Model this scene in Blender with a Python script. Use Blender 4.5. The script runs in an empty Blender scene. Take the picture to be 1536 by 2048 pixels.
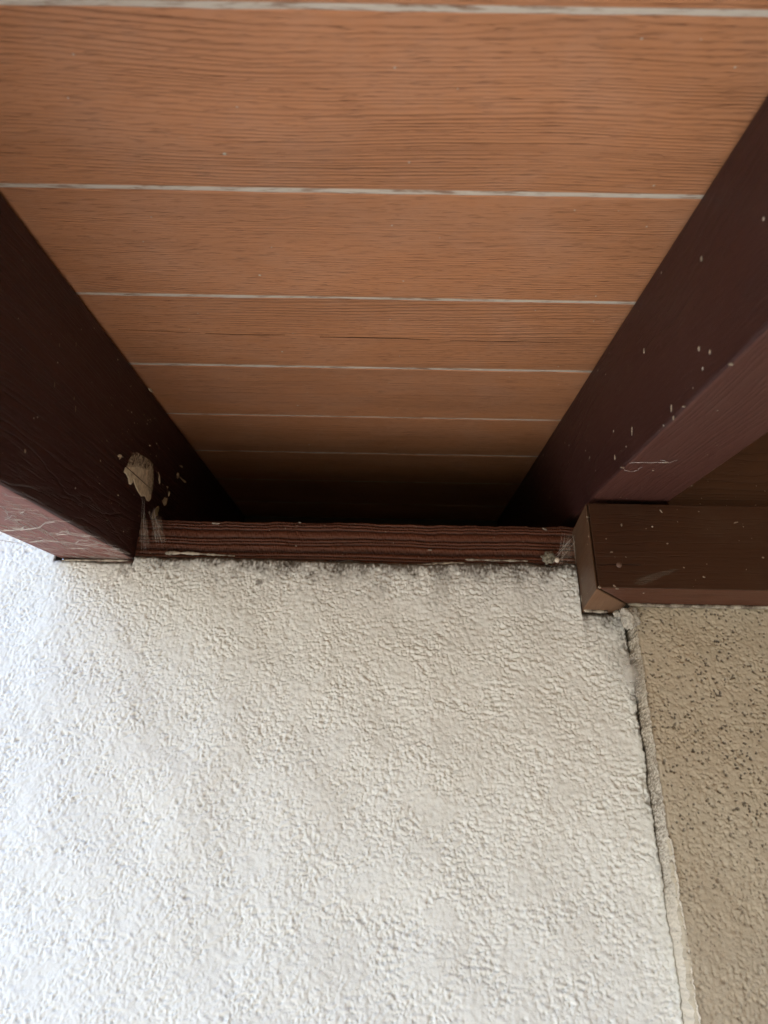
import bpy, bmesh, math, random
import numpy as np
from mathutils import Matrix, Vector

# ------------------------------------------------------------------ camera, sky, sun, exposure
scene = bpy.context.scene
COL = scene.collection
CAMZ = 2.0                                   # height of the lens above the terrace
PITCH, YAW, ROLL = math.radians(28.649), math.radians(-0.239), math.radians(1.158)
FPX, CX, CY = 1497.4, 768.0, 1024.0          # focal length in photograph pixels (1536 wide)

_f = Vector((math.sin(YAW) * math.cos(PITCH), math.cos(YAW) * math.cos(PITCH), math.sin(PITCH)))
_r0 = Vector((math.cos(YAW), -math.sin(YAW), 0.0))
_u0 = _r0.cross(_f)
RT = math.cos(ROLL) * _r0 + math.sin(ROLL) * _u0
UP = -math.sin(ROLL) * _r0 + math.cos(ROLL) * _u0
FW = _f
cam_data = bpy.data.cameras.new('camera')
cam = bpy.data.objects.new('camera', cam_data)
COL.objects.link(cam)
cam.matrix_world = Matrix(((RT.x, UP.x, -FW.x, 0), (RT.y, UP.y, -FW.y, 0), (RT.z, UP.z, -FW.z, CAMZ), (0, 0, 0, 1)))
cam_data.sensor_fit = 'HORIZONTAL'
cam_data.sensor_width = 36.0
cam_data.lens = FPX / 1536.0 * 36.0
cam_data.clip_start = 0.01
cam_data.clip_end = 3000
cam_data.dof.use_dof = True
cam_data.dof.focus_distance = 0.70
cam_data.dof.aperture_fstop = 11.0
scene.camera = cam

SUN_EL, SUN_AZ = math.radians(56), math.radians(-62)    # azimuth measured from +Y (behind the house) towards +X
world = bpy.data.worlds.new('World')
scene.world = world
world.use_nodes = True
wn = world.node_tree.nodes; wl = world.node_tree.links
wn.clear()
sky = wn.new('ShaderNodeTexSky'); sky.sky_type = 'NISHITA'; sky.sun_disc = False
sky.sun_elevation = SUN_EL; sky.sun_rotation = SUN_AZ
sky.air_density = 1.0; sky.dust_density = 2.0; sky.ozone_density = 1.0
bg = wn.new('ShaderNodeBackground'); bg.inputs['Strength'].default_value = 0.12
wo = wn.new('ShaderNodeOutputWorld')
wl.new(sky.outputs[0], bg.inputs['Color']); wl.new(bg.outputs[0], wo.inputs['Surface'])

sun_data = bpy.data.lights.new('sun', 'SUN'); sun_data.energy = 3.5; sun_data.angle = math.radians(0.55)
sun_data.color = (1.0, 0.96, 0.90)
sun = bpy.data.objects.new('sun', sun_data); COL.objects.link(sun)
sd = Vector((math.sin(SUN_AZ) * math.cos(SUN_EL), math.cos(SUN_AZ) * math.cos(SUN_EL), math.sin(SUN_EL)))
sun.rotation_euler = sd.to_track_quat('Z', 'Y').to_euler()
sun.location = sd * 20

vs = scene.view_settings
vs.view_transform = 'Standard'; vs.look = 'None'; vs.gamma = 1.0; vs.use_curve_mapping = False
vs.exposure = 2.64
scene.cycles.max_bounces = 8
scene.cycles.diffuse_bounces = 4
scene.cycles.transparent_max_bounces = 16

# ------------------------------------------------------------------ measures (metres, relative to the lens)
SL = math.radians(14.5945)                   # slope of the roof
CS, SN = math.cos(SL), math.sin(SL)
HB = 0.312                                   # ceiling boards above the lens, square to the slope
XL, XL2 = -0.2505, -0.3265                   # left rafter faces
XR, XR2 = 0.1942, 0.2728                     # right rafter faces
HL, HR = 0.1305, 0.1897                      # undersides of the rafters
BW, S0 = 0.13057, 0.28093                    # board width, first joint
YW, YB, YT = 0.6708, 0.6173, 0.6538          # white wall, beam face, tan wall
PZ0, PZ1 = 0.3153, 0.3559                    # wall plate
BZ0, BZ1 = 0.2640, 0.3511                    # boxed beam
XB, XC, XE = 0.1885, 0.2269, 0.2317          # beam end, crack, edge of tan wall

def ray(px, py):
    return RT * ((px - CX) / FPX) - UP * ((py - CY) / FPX) + FW
def on_plane(px, py, n, d):
    v = ray(px, py); n = Vector(n)
    return v * (d / n.dot(v))
def W(v):
    return Vector((v[0], v[1], v[2] + CAMZ))
ROOF = Matrix(((1, 0, 0, 0), (0, CS, -SN, 0), (0, SN, CS, CAMZ), (0, 0, 0, 1)))   # local x, down-slope-to-ridge y, normal z
def slope_z(y, H):
    return (H + y * SN) / CS

rng = random.Random(7)
nrng = np.random.default_rng(11)

# ------------------------------------------------------------------ helpers
def tag(o, label=None, cat=None, group=None, kind=None):
    if label: o['label'] = label
    if cat: o['category'] = cat
    if group: o['group'] = group
    if kind: o['kind'] = kind
    return o

def link(name, me, mat, parent=None, matrix=None, smooth=False):
    o = bpy.data.objects.new(name, me)
    COL.objects.link(o)
    if mat: me.materials.append(mat)
    if parent: o.parent = parent
    if matrix is not None:
        o.matrix_world = matrix
        if parent: o.matrix_parent_inverse = Matrix()
    if smooth:
        me.polygons.foreach_set('use_smooth', [True] * len(me.polygons))
    return o

def empty(name, loc):
    o = bpy.data.objects.new(name, None); COL.objects.link(o); o.location = loc
    o.empty_display_size = 0.05
    return o

def child(name, me, mat, parent, world_matrix, smooth=False):
    """a part: placed in the world, then parented"""
    o = link(name, me, mat, None, None, smooth)
    o.parent = parent
    pm = parent_world(parent)
    o.matrix_local = pm.inverted() @ world_matrix
    return o

def parent_world(o):
    m = o.matrix_basis if o.parent is None else parent_world(o.parent) @ o.matrix_parent_inverse @ o.matrix_basis
    return m.copy()

def bm_box(x0, x1, y0, y1, z0, z1, bevel=0.0, seg=2):
    bm = bmesh.new()
    v = [bm.verts.new(p) for p in ((x0, y0, z0), (x1, y0, z0), (x1, y1, z0), (x0, y1, z0), (x0, y0, z1), (x1, y0, z1), (x1, y1, z1), (x0, y1, z1))]
    for f in ((0, 3, 2, 1), (4, 5, 6, 7), (0, 1, 5, 4), (1, 2, 6, 5), (2, 3, 7, 6), (3, 0, 4, 7)):
        bm.faces.new([v[i] for i in f])
    if bevel:
        bmesh.ops.bevel(bm, geom=bm.edges[:], offset=bevel, segments=seg, profile=0.5, affect='EDGES')
    return bm

def bm_prism(poly, z0, z1, bevel=0.0):
    """poly: list of (x, y) counter-clockwise seen from above"""
    bm = bmesh.new()
    a = [bm.verts.new((p[0], p[1], z0)) for p in poly]
    b = [bm.verts.new((p[0], p[1], z1)) for p in poly]
    n = len(poly)
    bm.faces.new(a[::-1]); bm.faces.new(b)
    for i in range(n):
        bm.faces.new((a[i], a[(i + 1) % n], b[(i + 1) % n], b[i]))
    if bevel:
        bmesh.ops.bevel(bm, geom=bm.edges[:], offset=bevel, segments=2, profile=0.5, affect='EDGES')
    return bm

def to_mesh(bm, name):
    me = bpy.data.meshes.new(name); bm.normal_update(); bm.to_mesh(me); bm.free()
    return me

def grid_mesh(name, P, attrs=None, keep=None):
    """P: (rows, cols, 3) array; faces wound so that the normal is du x dv (u = cols, v = rows)"""
    ny, nx, _ = P.shape
    idx = np.arange(ny * nx, dtype=np.int32).reshape(ny, nx)
    q = np.stack([idx[:-1, :-1], idx[:-1, 1:], idx[1:, 1:], idx[1:, :-1]], axis=-1).reshape(-1, 4)
    if keep is not None: q = q[keep.reshape(-1)]
    nf = len(q); q = q.reshape(-1)
    me = bpy.data.meshes.new(name)
    me.vertices.add(ny * nx); me.vertices.foreach_set('co', P.astype(np.float32).reshape(-1))
    me.loops.add(nf * 4); me.loops.foreach_set('vertex_index', q)
    me.polygons.add(nf)
    me.polygons.foreach_set('loop_start', np.arange(0, nf * 4, 4, dtype=np.int32))
    me.update(calc_edges=True)
    me.polygons.foreach_set('use_smooth', np.ones(nf, dtype=bool))
    for k, v in (attrs or {}).items():
        a = me.attributes.new(k, 'FLOAT', 'POINT')
        a.data.foreach_set('value', v.astype(np.float32).reshape(-1))
    return me

def band(ny, nx, pitch, wlen, width=0.45, ax=1.0, az=1.0):
    """band-passed noise, unit spread; wlen in metres; ax / az stretch it along columns / rows"""
    n = nrng.standard_normal((ny, nx))
    fz = np.fft.fftfreq(ny, pitch)[:, None] * az
    fx = np.fft.fftfreq(nx, pitch)[None, :] * ax
    fr = np.sqrt(fz ** 2 + fx ** 2) + 1e-9
    flt = np.exp(-0.5 * (np.log(fr * wlen) / width) ** 2)
    o = np.fft.ifft2(np.fft.fft2(n) * flt).real
    return o / (o.std() + 1e-12)

def spots(ny, nx, pitch, per_m2, kernel):
    """random impulses convolved with a radial kernel(r)"""
    k = int(per_m2 * ny * nx * pitch * pitch)
    imp = np.zeros((ny, nx))
    imp[nrng.integers(0, ny, k), nrng.integers(0, nx, k)] = nrng.uniform(0.35, 1.0, k)
    yy = np.minimum(np.arange(ny), ny - np.arange(ny))[:, None] * pitch
    xx = np.minimum(np.arange(nx), nx - np.arange(nx))[None, :] * pitch
    return np.fft.ifft2(np.fft.fft2(imp) * np.fft.fft2(kernel(np.sqrt(xx * xx + yy * yy)))).real

def noise1(n, cells, seed):
    r = np.random.default_rng(seed)
    out = np.zeros(n)
    for c, a in ((cells, 1.0), (cells * 3, 0.5), (cells * 8, 0.28), (cells * 20, 0.16)):
        p = r.uniform(-1, 1, c + 2)
        out += a * np.interp(np.linspace(0, c, n), np.arange(c + 2), p)
    return out

# ------------------------------------------------------------------ materials
class NT:
    def __init__(self, name):
        self.m = bpy.data.materials.new(name); self.m.use_nodes = True
        self.n = self.m.node_tree.nodes; self.l = self.m.node_tree.links
        self.n.clear()
        self.out = self.n.new('ShaderNodeOutputMaterial')
        self.b = self.n.new('ShaderNodeBsdfPrincipled')
        self.l.new(self.b.outputs[0], self.out.inputs[0])
    def put(self, sock, v):
        if isinstance(v, bpy.types.NodeSocket): self.l.new(v, sock)
        elif v is not None: sock.default_value = v
    def math(self, op, a, b=None, c=None, clamp=False):
        x = self.n.new('ShaderNodeMath'); x.operation = op; x.use_clamp = clamp
        self.put(x.inputs[0], a)
        if b is not None: self.put(x.inputs[1], b)
        if c is not None: self.put(x.inputs[2], c)
        return x.outputs[0]
    def coord(self):
        return self.n.new('ShaderNodeTexCoord').outputs['Object']
    def sep(self, v):
        s = self.n.new('ShaderNodeSeparateXYZ'); self.l.new(v, s.inputs[0]); return s.outputs
    def comb(self, x, y, z):
        c = self.n.new('ShaderNodeCombineXYZ')
        for i, v in enumerate((x, y, z)): self.put(c.inputs[i], v)
        return c.outputs[0]
    def noise(self, vec, scale, detail=3.0, rough=0.55, dist=0.0):
        x = self.n.new('ShaderNodeTexNoise'); self.put(x.inputs['Vector'], vec)
        self.put(x.inputs['Scale'], scale); x.inputs['Detail'].default_value = detail
        x.inputs['Roughness'].default_value = rough; x.inputs['Distortion'].default_value = dist
        return x.outputs['Fac']
    def voro(self, vec, scale, rand=1.0):
        x = self.n.new('ShaderNodeTexVoronoi'); self.put(x.inputs['Vector'], vec)
        x.inputs['Scale'].default_value = scale; x.inputs['Randomness'].default_value = rand
        return x.outputs['Distance'], x.outputs['Color']
    def ramp(self, fac, pts):
        x = self.n.new('ShaderNodeValToRGB'); self.put(x.inputs[0], fac)
        e = x.color_ramp.elements
        while len(e) < len(pts): e.new(0.5)
        for el, (p, c) in zip(e, pts):
            el.position = p
            el.color = (c, c, c, 1) if isinstance(c, (int, float)) else (*c, 1)
        return x.outputs[0]
    def mix(self, fac, a, b, mode='MIX'):
        x = self.n.new('ShaderNodeMix'); x.data_type = 'RGBA'; x.blend_type = mode
        self.put(x.inputs[0], fac)
        self.put(x.inputs[6], (*a, 1) if isinstance(a, tuple) else a)
        self.put(x.inputs[7], (*b, 1) if isinstance(b, tuple) else b)
        return x.outputs[2]
    def attr(self, name, typ='GEOMETRY'):
        x = self.n.new('ShaderNodeAttribute'); x.attribute_name = name; x.attribute_type = typ
        return x.outputs['Fac']
    def bump(self, height, dist, strength=1.0, normal=None):
        x = self.n.new('ShaderNodeBump'); self.put(x.inputs['Height'], height)
        x.inputs['Distance'].default_value = dist; x.inputs['Strength'].default_value = strength
        if normal is not None: self.l.new(normal, x.inputs['Normal'])
        self.l.new(x.outputs[0], self.b.inputs['Normal'])
        return x.outputs[0]
    def rnd(self):
        return self.n.new('ShaderNodeObjectInfo').outputs['Random']

def wood(name, axis, light, dark, spacing, rough, bump, specks=0.0, speck_col=(0.55, 0.5, 0.42), ring_mix=1.0,
         pith=(0.0, 0.12), dust=0.0, dust_col=(0.5, 0.45, 0.38), coat=0.0, streak=0.35, spec=0.4, warp=0.012, grime=None):
    """timber as growth rings round a wandering pith, cut by the piece's own surface; axis = length of the piece"""
    t = NT(name)
    c = t.sep(t.coord())
    Lc = c[{'x': 0, 'y': 1, 'z': 2}[axis]]
    A, B = [c[i] for i in range(3) if i != {'x': 0, 'y': 1, 'z': 2}[axis]]
    seed = t.math('MULTIPLY', t.rnd(), 37.0)
    Ls = t.math('ADD', Lc, seed)
    w1 = t.math('SUBTRACT', t.noise(t.comb(t.math('MULTIPLY', Ls, 1.6), seed, 0.0), 1.0, 2.0), 0.5)
    w2 = t.math('SUBTRACT', t.noise(t.comb(t.math('MULTIPLY', Ls, 1.1), 9.3, seed), 1.0, 2.0), 0.5)
    poff = t.attr('pith_offset', 'OBJECT')
    a = t.math('SUBTRACT', A, t.math('MULTIPLY_ADD', w1, 0.05, t.math('ADD', poff, pith[0])))
    b = t.math('SUBTRACT', B, t.math('MULTIPLY_ADD', w2, 0.06, pith[1]))
    r = t.math('SQRT', t.math('ADD', t.math('MULTIPLY', a, a), t.math('MULTIPLY', b, b)))
    wv = t.comb(t.math('MULTIPLY', Ls, 7.0), t.math('MULTIPLY', A, 30.0), t.math('MULTIPLY', B, 30.0))
    r = t.math('ADD', r, t.math('MULTIPLY', t.math('SUBTRACT', t.noise(wv, 1.0, 3.0), 0.5), warp))
    fine = t.comb(t.math('MULTIPLY', Ls, 30.0), t.math('MULTIPLY', A, 900.0), t.math('MULTIPLY', B, 900.0))
    fib = t.noise(fine, 1.0, 3.0, 0.6)
    lowr = t.noise(t.comb(t.math('MULTIPLY', r, 55.0), seed, 0.0), 1.0, 2.0)
    ph = t.math('ADD', t.math('DIVIDE', r, t.math('MULTIPLY', t.math('MULTIPLY_ADD', t.math('FRACT', t.math('MULTIPLY', t.rnd(), 7.7)), 0.8, 0.75), spacing)), t.math('MULTIPLY', fib, 0.35))
    ph = t.math('MULTIPLY_ADD', lowr, 6.0, ph)
    ring = t.math('FRACT', ph)
    line = t.ramp(ring, ((0.0, 0.25), (0.35, 0.0), (0.62, 0.1), (0.88, 1.0), (1.0, 0.25)))
    yr = t.math('MULTIPLY', t.math('FLOOR', ph), 0.37)
    vary = t.noise(t.comb(yr, seed, t.math('MULTIPLY', Ls, 2.0)), 3.0, 1.0)
    line = t.math('MULTIPLY', line, t.math('MULTIPLY_ADD', vary, 1.5, 0.0, clamp=True))
    patch = t.ramp(t.noise(t.comb(t.math('MULTIPLY', Ls, 5.0), t.math('MULTIPLY', A, 22.0), seed), 1.0, 2.0), ((0.3, 0.25), (0.7, 1.0)))
    line = t.math('MULTIPLY', line, patch)
    pores = t.comb(t.math('MULTIPLY', Ls, 55.0), t.math('MULTIPLY', A, 520.0), t.math('MULTIPLY', B, 520.0))
    pr = t.ramp(t.noise(pores, 1.0, 2.0, 0.6), ((0.56, 0.0), (0.72, 1.0)))
    fac = t.math('ADD', t.math('MULTIPLY', line, ring_mix), t.math('MULTIPLY', pr, streak), clamp=True)
    col = t.mix(fac, light, dark)
    big = t.noise(t.comb(t.math('MULTIPLY', Ls, 3.0), t.math('MULTIPLY', A, 14.0), seed), 1.0, 3.0)
    col = t.mix(t.ramp(big, ((0.3, 0.0), (0.75, 0.55))), col, tuple(x * 0.62 for x in light))
    col = t.mix(t.math('MULTIPLY', t.rnd(), 0.38), col, tuple(x * 0.7 for x in light))
    rg = t.math('MULTIPLY_ADD', fib, 0.2, rough - 0.1)
    if dust:
        d = t.noise(t.coord(), 14.0, 6.0, 0.7)
        dm = t.math('MULTIPLY', t.ramp(d, ((0.45, 0.0), (0.75, 1.0))), dust)
        col = t.mix(dm, col, dust_col)
    hgt = t.math('MULTIPLY_ADD', fac, -1.0, t.math('MULTIPLY', fib, 0.35))
    if specks:
        dd, cc = t.voro(t.coord(), 210.0)
        sp = t.sep(cc)
        dens = t.ramp(t.noise(t.coord(), 7.0, 4.0, 0.65), ((0.4, 0.0), (0.7, 1.0)))
        on = t.math('MULTIPLY', t.math('GREATER_THAN', sp[0], t.math('MULTIPLY_ADD', dens, -specks, 1.0)), t.math('LESS_THAN', dd, t.math('MULTIPLY_ADD', sp[1], 0.16, 0.07)))
        col = t.mix(on, col, speck_col)
        hgt = t.math('ADD', hgt, t.math('MULTIPLY', on, 0.8))
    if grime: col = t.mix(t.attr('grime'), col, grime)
    t.put(t.b.inputs['Base Color'], col); t.put(t.b.inputs['Roughness'], rg)
    t.b.inputs['Specular IOR Level'].default_value = spec
    if coat:
        t.b.inputs['Coat Weight'].default_value = coat; t.b.inputs['Coat Roughness'].default_value = 0.35
    t.bump(hgt, bump)
    return t.m

M = {}
M['cedar'] = wood('stained_cedar', 'x', (0.53, 0.230, 0.106), (0.20, 0.073, 0.031), 0.0019, 0.48, 0.0009, specks=0.03, pith=(0.0, 0.125), streak=0.6, spec=0.32, warp=0.005, dust=0.16, dust_col=(0.60, 0.40, 0.30))
M['rafter'] = wood('dark_brown_paint_on_rafter', 'y', (0.046, 0.0160, 0.0145), (0.021, 0.0074, 0.0068), 0.0026, 0.45, 0.0011, specks=0.02, pith=(0.10, 0.02), ring_mix=0.8, streak=0.2, dust=0.08, dust_col=(0.13, 0.075, 0.065), spec=0.28)
M['rafter_under'] = wood('lighter_red_brown_underside', 'y', (0.28, 0.12, 0.10), (0.11, 0.042, 0.036), 0.0042, 0.6, 0.0005, specks=0.02, pith=(0.06, 0.09), ring_mix=0.9, streak=0.35, dust=0.30, dust_col=(0.055, 0.045, 0.045), spec=0.2)
M['rafter_under_dark'] = wood('red_brown_underside', 'y', (0.100, 0.036, 0.027), (0.050, 0.017, 0.013), 0.0034, 0.5, 0.0005, specks=0.02, pith=(0.06, 0.09), ring_mix=0.8, streak=0.3, dust=0.1, dust_col=(0.13, 0.08, 0.07), spec=0.3)
M['beam'] = wood('dark_brown_stain_on_beam', 'x', (0.056, 0.0215, 0.0095), (0.024, 0.009, 0.0045), 0.0060, 0.36, 0.0003, specks=0.02, pith=(0.02, 0.12), ring_mix=0.9, warp=0.02, dust=0.14, dust_col=(0.14, 0.10, 0.07), spec=0.45)
M['beam_end'] = wood('dark_brown_stain_on_return', 'y', (0.105, 0.052, 0.027), (0.04, 0.016, 0.008), 0.0042, 0.5, 0.0004, specks=0.03, pith=(0.06, 0.05), dust=0.35, dust_col=(0.18, 0.13, 0.09), spec=0.4)
M['raw_end'] = wood('paler_raw_underside', 'y', (0.20, 0.102, 0.055), (0.08, 0.032, 0.016), 0.0034, 0.6, 0.0004, pith=(0.3, 0.05), dust=0.2, dust_col=(0.30, 0.24, 0.17), spec=0.25)
M['beam_under'] = wood('lighter_beam_underside', 'x', (0.115, 0.043, 0.024), (0.055, 0.020, 0.011), 0.0030, 0.5, 0.0003, specks=0.03, pith=(0.02, 0.3), dust=0.12, dust_col=(0.2, 0.14, 0.1), spec=0.25)
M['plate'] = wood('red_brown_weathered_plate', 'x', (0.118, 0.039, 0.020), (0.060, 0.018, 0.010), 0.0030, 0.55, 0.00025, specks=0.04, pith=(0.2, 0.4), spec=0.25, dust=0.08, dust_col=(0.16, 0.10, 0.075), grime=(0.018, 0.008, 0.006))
M['frieze'] = wood('brown_frieze_stain', 'x', (0.075, 0.030, 0.012), (0.04, 0.015, 0.006), 0.0035, 0.5, 0.0003, specks=0.06, pith=(0.02, 0.08))

def stucco(name, base, dirt_col, blotch, blotch_amt):
    t = NT(name)
    co = t.coord()
    col = t.mix(t.math('MULTIPLY', t.ramp(t.noise(co, 9.0, 4.0, 0.6), ((0.35, 0.0), (0.7, 1.0))), blotch_amt), base, blotch)
    col = t.mix(t.math('MULTIPLY', t.ramp(t.noise(co, 170.0, 3.0, 0.6), ((0.35, 0.0), (0.75, 1.0))), 0.10), col, tuple(x * 0.8 for x in base))
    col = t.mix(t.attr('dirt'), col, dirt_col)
    t.put(t.b.inputs['Base Color'], col)
    t.b.inputs['Roughness'].default_value = 0.75
    t.b.inputs['Specular IOR Level'].default_value = 0.25
    h = t.math('ADD', t.noise(co, 420.0, 4.0, 0.65), t.math('MULTIPLY', t.noise(co, 1300.0, 2.0), 0.4))
    t.bump(h, 0.00025)
    return t.m
M['white_stucco'] = stucco('white_stucco', (0.775, 0.775, 0.755), (0.075, 0.055, 0.04), (0.73, 0.72, 0.69), 0.5)
M['tan_stucco'] = stucco('tan_stucco', (0.485, 0.42, 0.33), (0.085, 0.07, 0.06), (0.45, 0.36, 0.255), 0.5)
M['strip'] = stucco('pale_plaster_edge', (0.66, 0.60, 0.52), (0.16, 0.125, 0.09), (0.55, 0.46, 0.34), 0.6)

def simple(name, col, rough=0.7, var=0.25, scale=60.0, bump=0.0, stretch=(1, 1, 1), col2=None, lo=0.4, hi=0.65, spec=0.3):
    t = NT(name)
    c = t.sep(t.coord())
    v = t.comb(t.math('MULTIPLY', c[0], stretch[0]), t.math('MULTIPLY', c[1], stretch[1]), t.math('MULTIPLY', c[2], stretch[2]))
    n = t.noise(v, scale, 5.0, 0.65)
    c2 = col2 or tuple(x * (1 - var) for x in col)
    t.put(t.b.inputs['Base Color'], t.mix(t.ramp(n, ((lo, 0.0), (hi, 1.0))), col, c2))
    t.b.inputs['Roughness'].default_value = rough
    t.b.inputs['Specular IOR Level'].default_value = spec
    if bump: t.bump(n, bump)
    return t.m
M['filler'] = simple('cream_joint_paint', (0.55, 0.48, 0.40), 0.7, scale=45.0, stretch=(1, 9, 9), col2=(0.24, 0.14, 0.09), lo=0.50, hi=0.66, bump=0.0005)
M['caulk'] = simple('grubby_white_caulk', (0.44, 0.39, 0.32), 0.7, scale=130.0, col2=(0.13, 0.10, 0.08), lo=0.42, hi=0.62, bump=0.0006)
M['putty'] = simple('cream_putty', (0.74, 0.66, 0.49), 0.75, scale=160.0, col2=(0.34, 0.28, 0.20), lo=0.4, hi=0.75, bump=0.0004)
M['drip'] = simple('yellowed_putty', (0.42, 0.36, 0.21), 0.7, scale=160.0, var=0.3, bump=0.0003)
M['concrete'] = simple('terrace_concrete', (0.395, 0.385, 0.35), 0.9, scale=3.0, var=0.25)
M['dark_ground'] = simple('dark_ground', (0.115, 0.11, 0.065), 0.95, scale=6.0, var=0.4)
M['shingle'] = simple('roof_felt', (0.10, 0.09, 0.085), 0.95, scale=40.0, var=0.4, bump=0.002)
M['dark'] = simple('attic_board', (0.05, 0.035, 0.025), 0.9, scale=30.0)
M['blocker'] = simple('red_brown_blocker', (0.16, 0.085, 0.06), 0.7, scale=20.0, var=0.35, stretch=(1, 1, 8))
M['nail'] = simple('painted_nail', (0.17, 0.10, 0.075), 0.5, scale=900.0, var=0.4)
M['fleck'] = simple('debris_fleck', (0.36, 0.28, 0.21), 0.8, scale=400.0, var=0.45)
M['egg'] = simple('pale_egg_sac', (0.68, 0.58, 0.48), 0.6, scale=900.0, var=0.3, bump=0.0003)
M['fluff'] = simple('grey_debris', (0.24, 0.21, 0.16), 0.95, scale=500.0, var=0.6, bump=0.001)
M['lump'] = simple('chalky_mortar', (0.52, 0.47, 0.41), 0.9, scale=350.0, var=0.45, bump=0.0012)

def silk(name, col, amount, scale, stretch=(1, 1, 1), lo=0.42, hi=0.72):
    t = NT(name)
    c = t.sep(t.coord())
    v = t.comb(t.math('MULTIPLY', c[0], stretch[0]), t.math('MULTIPLY', c[1], stretch[1]), t.math('MULTIPLY', c[2], stretch[2]))
    n = t.noise(v, scale, 6.0, 0.7)
    fade = t.attr('fade')
    al = t.math('MULTIPLY', t.math('MULTIPLY', t.ramp(n, ((lo, 0.12), (hi, 1.0))), fade), amount, clamp=True)
    t.put(t.b.inputs['Base Color'], (*col, 1)); t.b.inputs['Roughness'].default_value = 0.9
    t.b.inputs['Specular IOR Level'].default_value = 0.1
    t.put(t.b.inputs['Alpha'], al)
    return t.m
M['web_sheet'] = silk('dusty_web_sheet', (0.50, 0.45, 0.38), 0.42, 110.0, (1, 1, 0.8), 0.3, 0.75)
M['web_sheet_pale'] = silk('pale_web_sheet', (0.60, 0.57, 0.53), 0.85, 60.0, (1, 1, 1), 0.2, 0.7)
M['smear'] = silk('putty_smear', (0.50, 0.43, 0.32), 1.4, 420.0, (1, 1, 0.5), 0.45, 0.62)
M['scuff'] = silk('grey_scuff', (0.26, 0.22, 0.18), 0.4, 60.0, (0.4, 1, 1), 0.2, 0.8)
M['silk'] = simple('spider_silk', (0.62, 0.58, 0.55), 0.8, scale=60.0, var=0.2)

# ------------------------------------------------------------------ setting: terrace, house core, roof covering
bm = bmesh.new()
s = 600.0
bm.faces.new([bm.verts.new(p) for p in ((-s, -s, 0), (s, -s, 0), (s, s, 0), (-s, s, 0))])
tag(link('dark_far_ground', to_mesh(bm, 'dark_far_ground'), M['dark_ground']), kind='structure')  # unseen ground, made dark to cut bounce light in the recess
bm = bm_box(-7.0, 6.0, -2.22, 0.66, 0.0, 0.03, 0.004)
tag(link('terrace_paving', to_mesh(bm, 'terrace_paving'), M['concrete']), kind='structure')  # unseen; outer edge placed to shape the bounce light

ROOF_L, ROOF_R = XL2 - 0.012, 4.2
EAVE_S = S0 - 6 * BW
bm = bm_box(ROOF_L, ROOF_R, EAVE_S - 0.02, 5.5, HB + 0.040, HB + 0.075, 0.004)
tag(link('roof_covering', to_mesh(bm, 'roof_covering'), M['shingle'], None, ROOF), kind='structure')
# floor of the loft behind the plate and added panels that shut light out
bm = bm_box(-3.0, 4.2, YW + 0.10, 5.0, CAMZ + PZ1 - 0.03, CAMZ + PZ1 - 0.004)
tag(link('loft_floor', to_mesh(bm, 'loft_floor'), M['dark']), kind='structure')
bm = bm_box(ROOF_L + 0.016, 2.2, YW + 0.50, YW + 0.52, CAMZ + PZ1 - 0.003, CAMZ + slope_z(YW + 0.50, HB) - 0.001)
tag(link('loft_light_stop', to_mesh(bm, 'loft_light_stop'), M['dark']), kind='structure')
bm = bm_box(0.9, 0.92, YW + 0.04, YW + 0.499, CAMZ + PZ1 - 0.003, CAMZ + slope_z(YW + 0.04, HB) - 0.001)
tag(link('loft_light_stop', to_mesh(bm, 'loft_light_stop'), M['dark']), kind='structure')
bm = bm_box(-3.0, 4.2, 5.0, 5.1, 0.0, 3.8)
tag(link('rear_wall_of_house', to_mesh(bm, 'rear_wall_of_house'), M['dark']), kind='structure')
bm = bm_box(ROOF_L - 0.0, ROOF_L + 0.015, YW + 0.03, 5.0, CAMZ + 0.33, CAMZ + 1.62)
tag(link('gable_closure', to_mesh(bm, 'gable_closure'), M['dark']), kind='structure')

# added wall, unseen on the right: it keeps the sky off the right half
bm = bm_box(0.62, 0.74, -1.6, YT - 0.01, 0.0, CAMZ + slope_z(-1.0, HB), 0.004)
tag(link('side_sky_blocker', to_mesh(bm, 'side_sky_blocker'), M['blocker']), kind='structure')

# ------------------------------------------------------------------ soffit of boards with painted joints
soffit = empty('soffit', W((0.0, S0 * CS - HB * SN, S0 * SN + HB * CS)))
tag(soffit, 'brown cedar board soffit with cream painted joints between the two rafters', 'soffit')
NB = 14
for k in range(-6, NB):
    s0 = S0 + k * BW
    dip = rng.uniform(-0.0006, 0.0006)
    bm = bm_box(ROOF_L, 2.2, -BW / 2 + 0.0021, BW / 2 - 0.0021, 0.0, 0.036, 0.0009, 2)
    me = to_mesh(bm, 'plank')
    o = child('plank', me, M['cedar'], soffit, ROOF @ Matrix.Translation((0, s0 + BW / 2, HB + dip)))
    o['pith_offset'] = {0: -0.125, 1: 0.11, 2: -0.13, 3: 0.16}.get(k, rng.choice((-1, 1)) * rng.uniform(0.08, 0.18))
    # painted joint: a thin uneven strip set just up in the groove
    n = 260
    xs = np.linspace(ROOF_L, 2.2, n)
    wd = 0.0027 + 0.0002 * noise1(n, 40, 100 + k)
    wob = 0.0004 * noise1(n, 30, 300 + k)
    zz = 0.0003 * noise1(n, 60, 500 + k)
    P = np.zeros((3, n, 3))
    for j, sg in enumerate((1, 0, -1)):
        P[j, :, 0] = xs; P[j, :, 1] = wob + sg * wd; P[j, :, 2] = zz + (0.0008 if sg else 0.0002)
    child('joint_strip', grid_mesh('joint_strip', P), M['filler'], soffit, ROOF @ Matrix.Translation((0, s0, HB + 0.0)))

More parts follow.
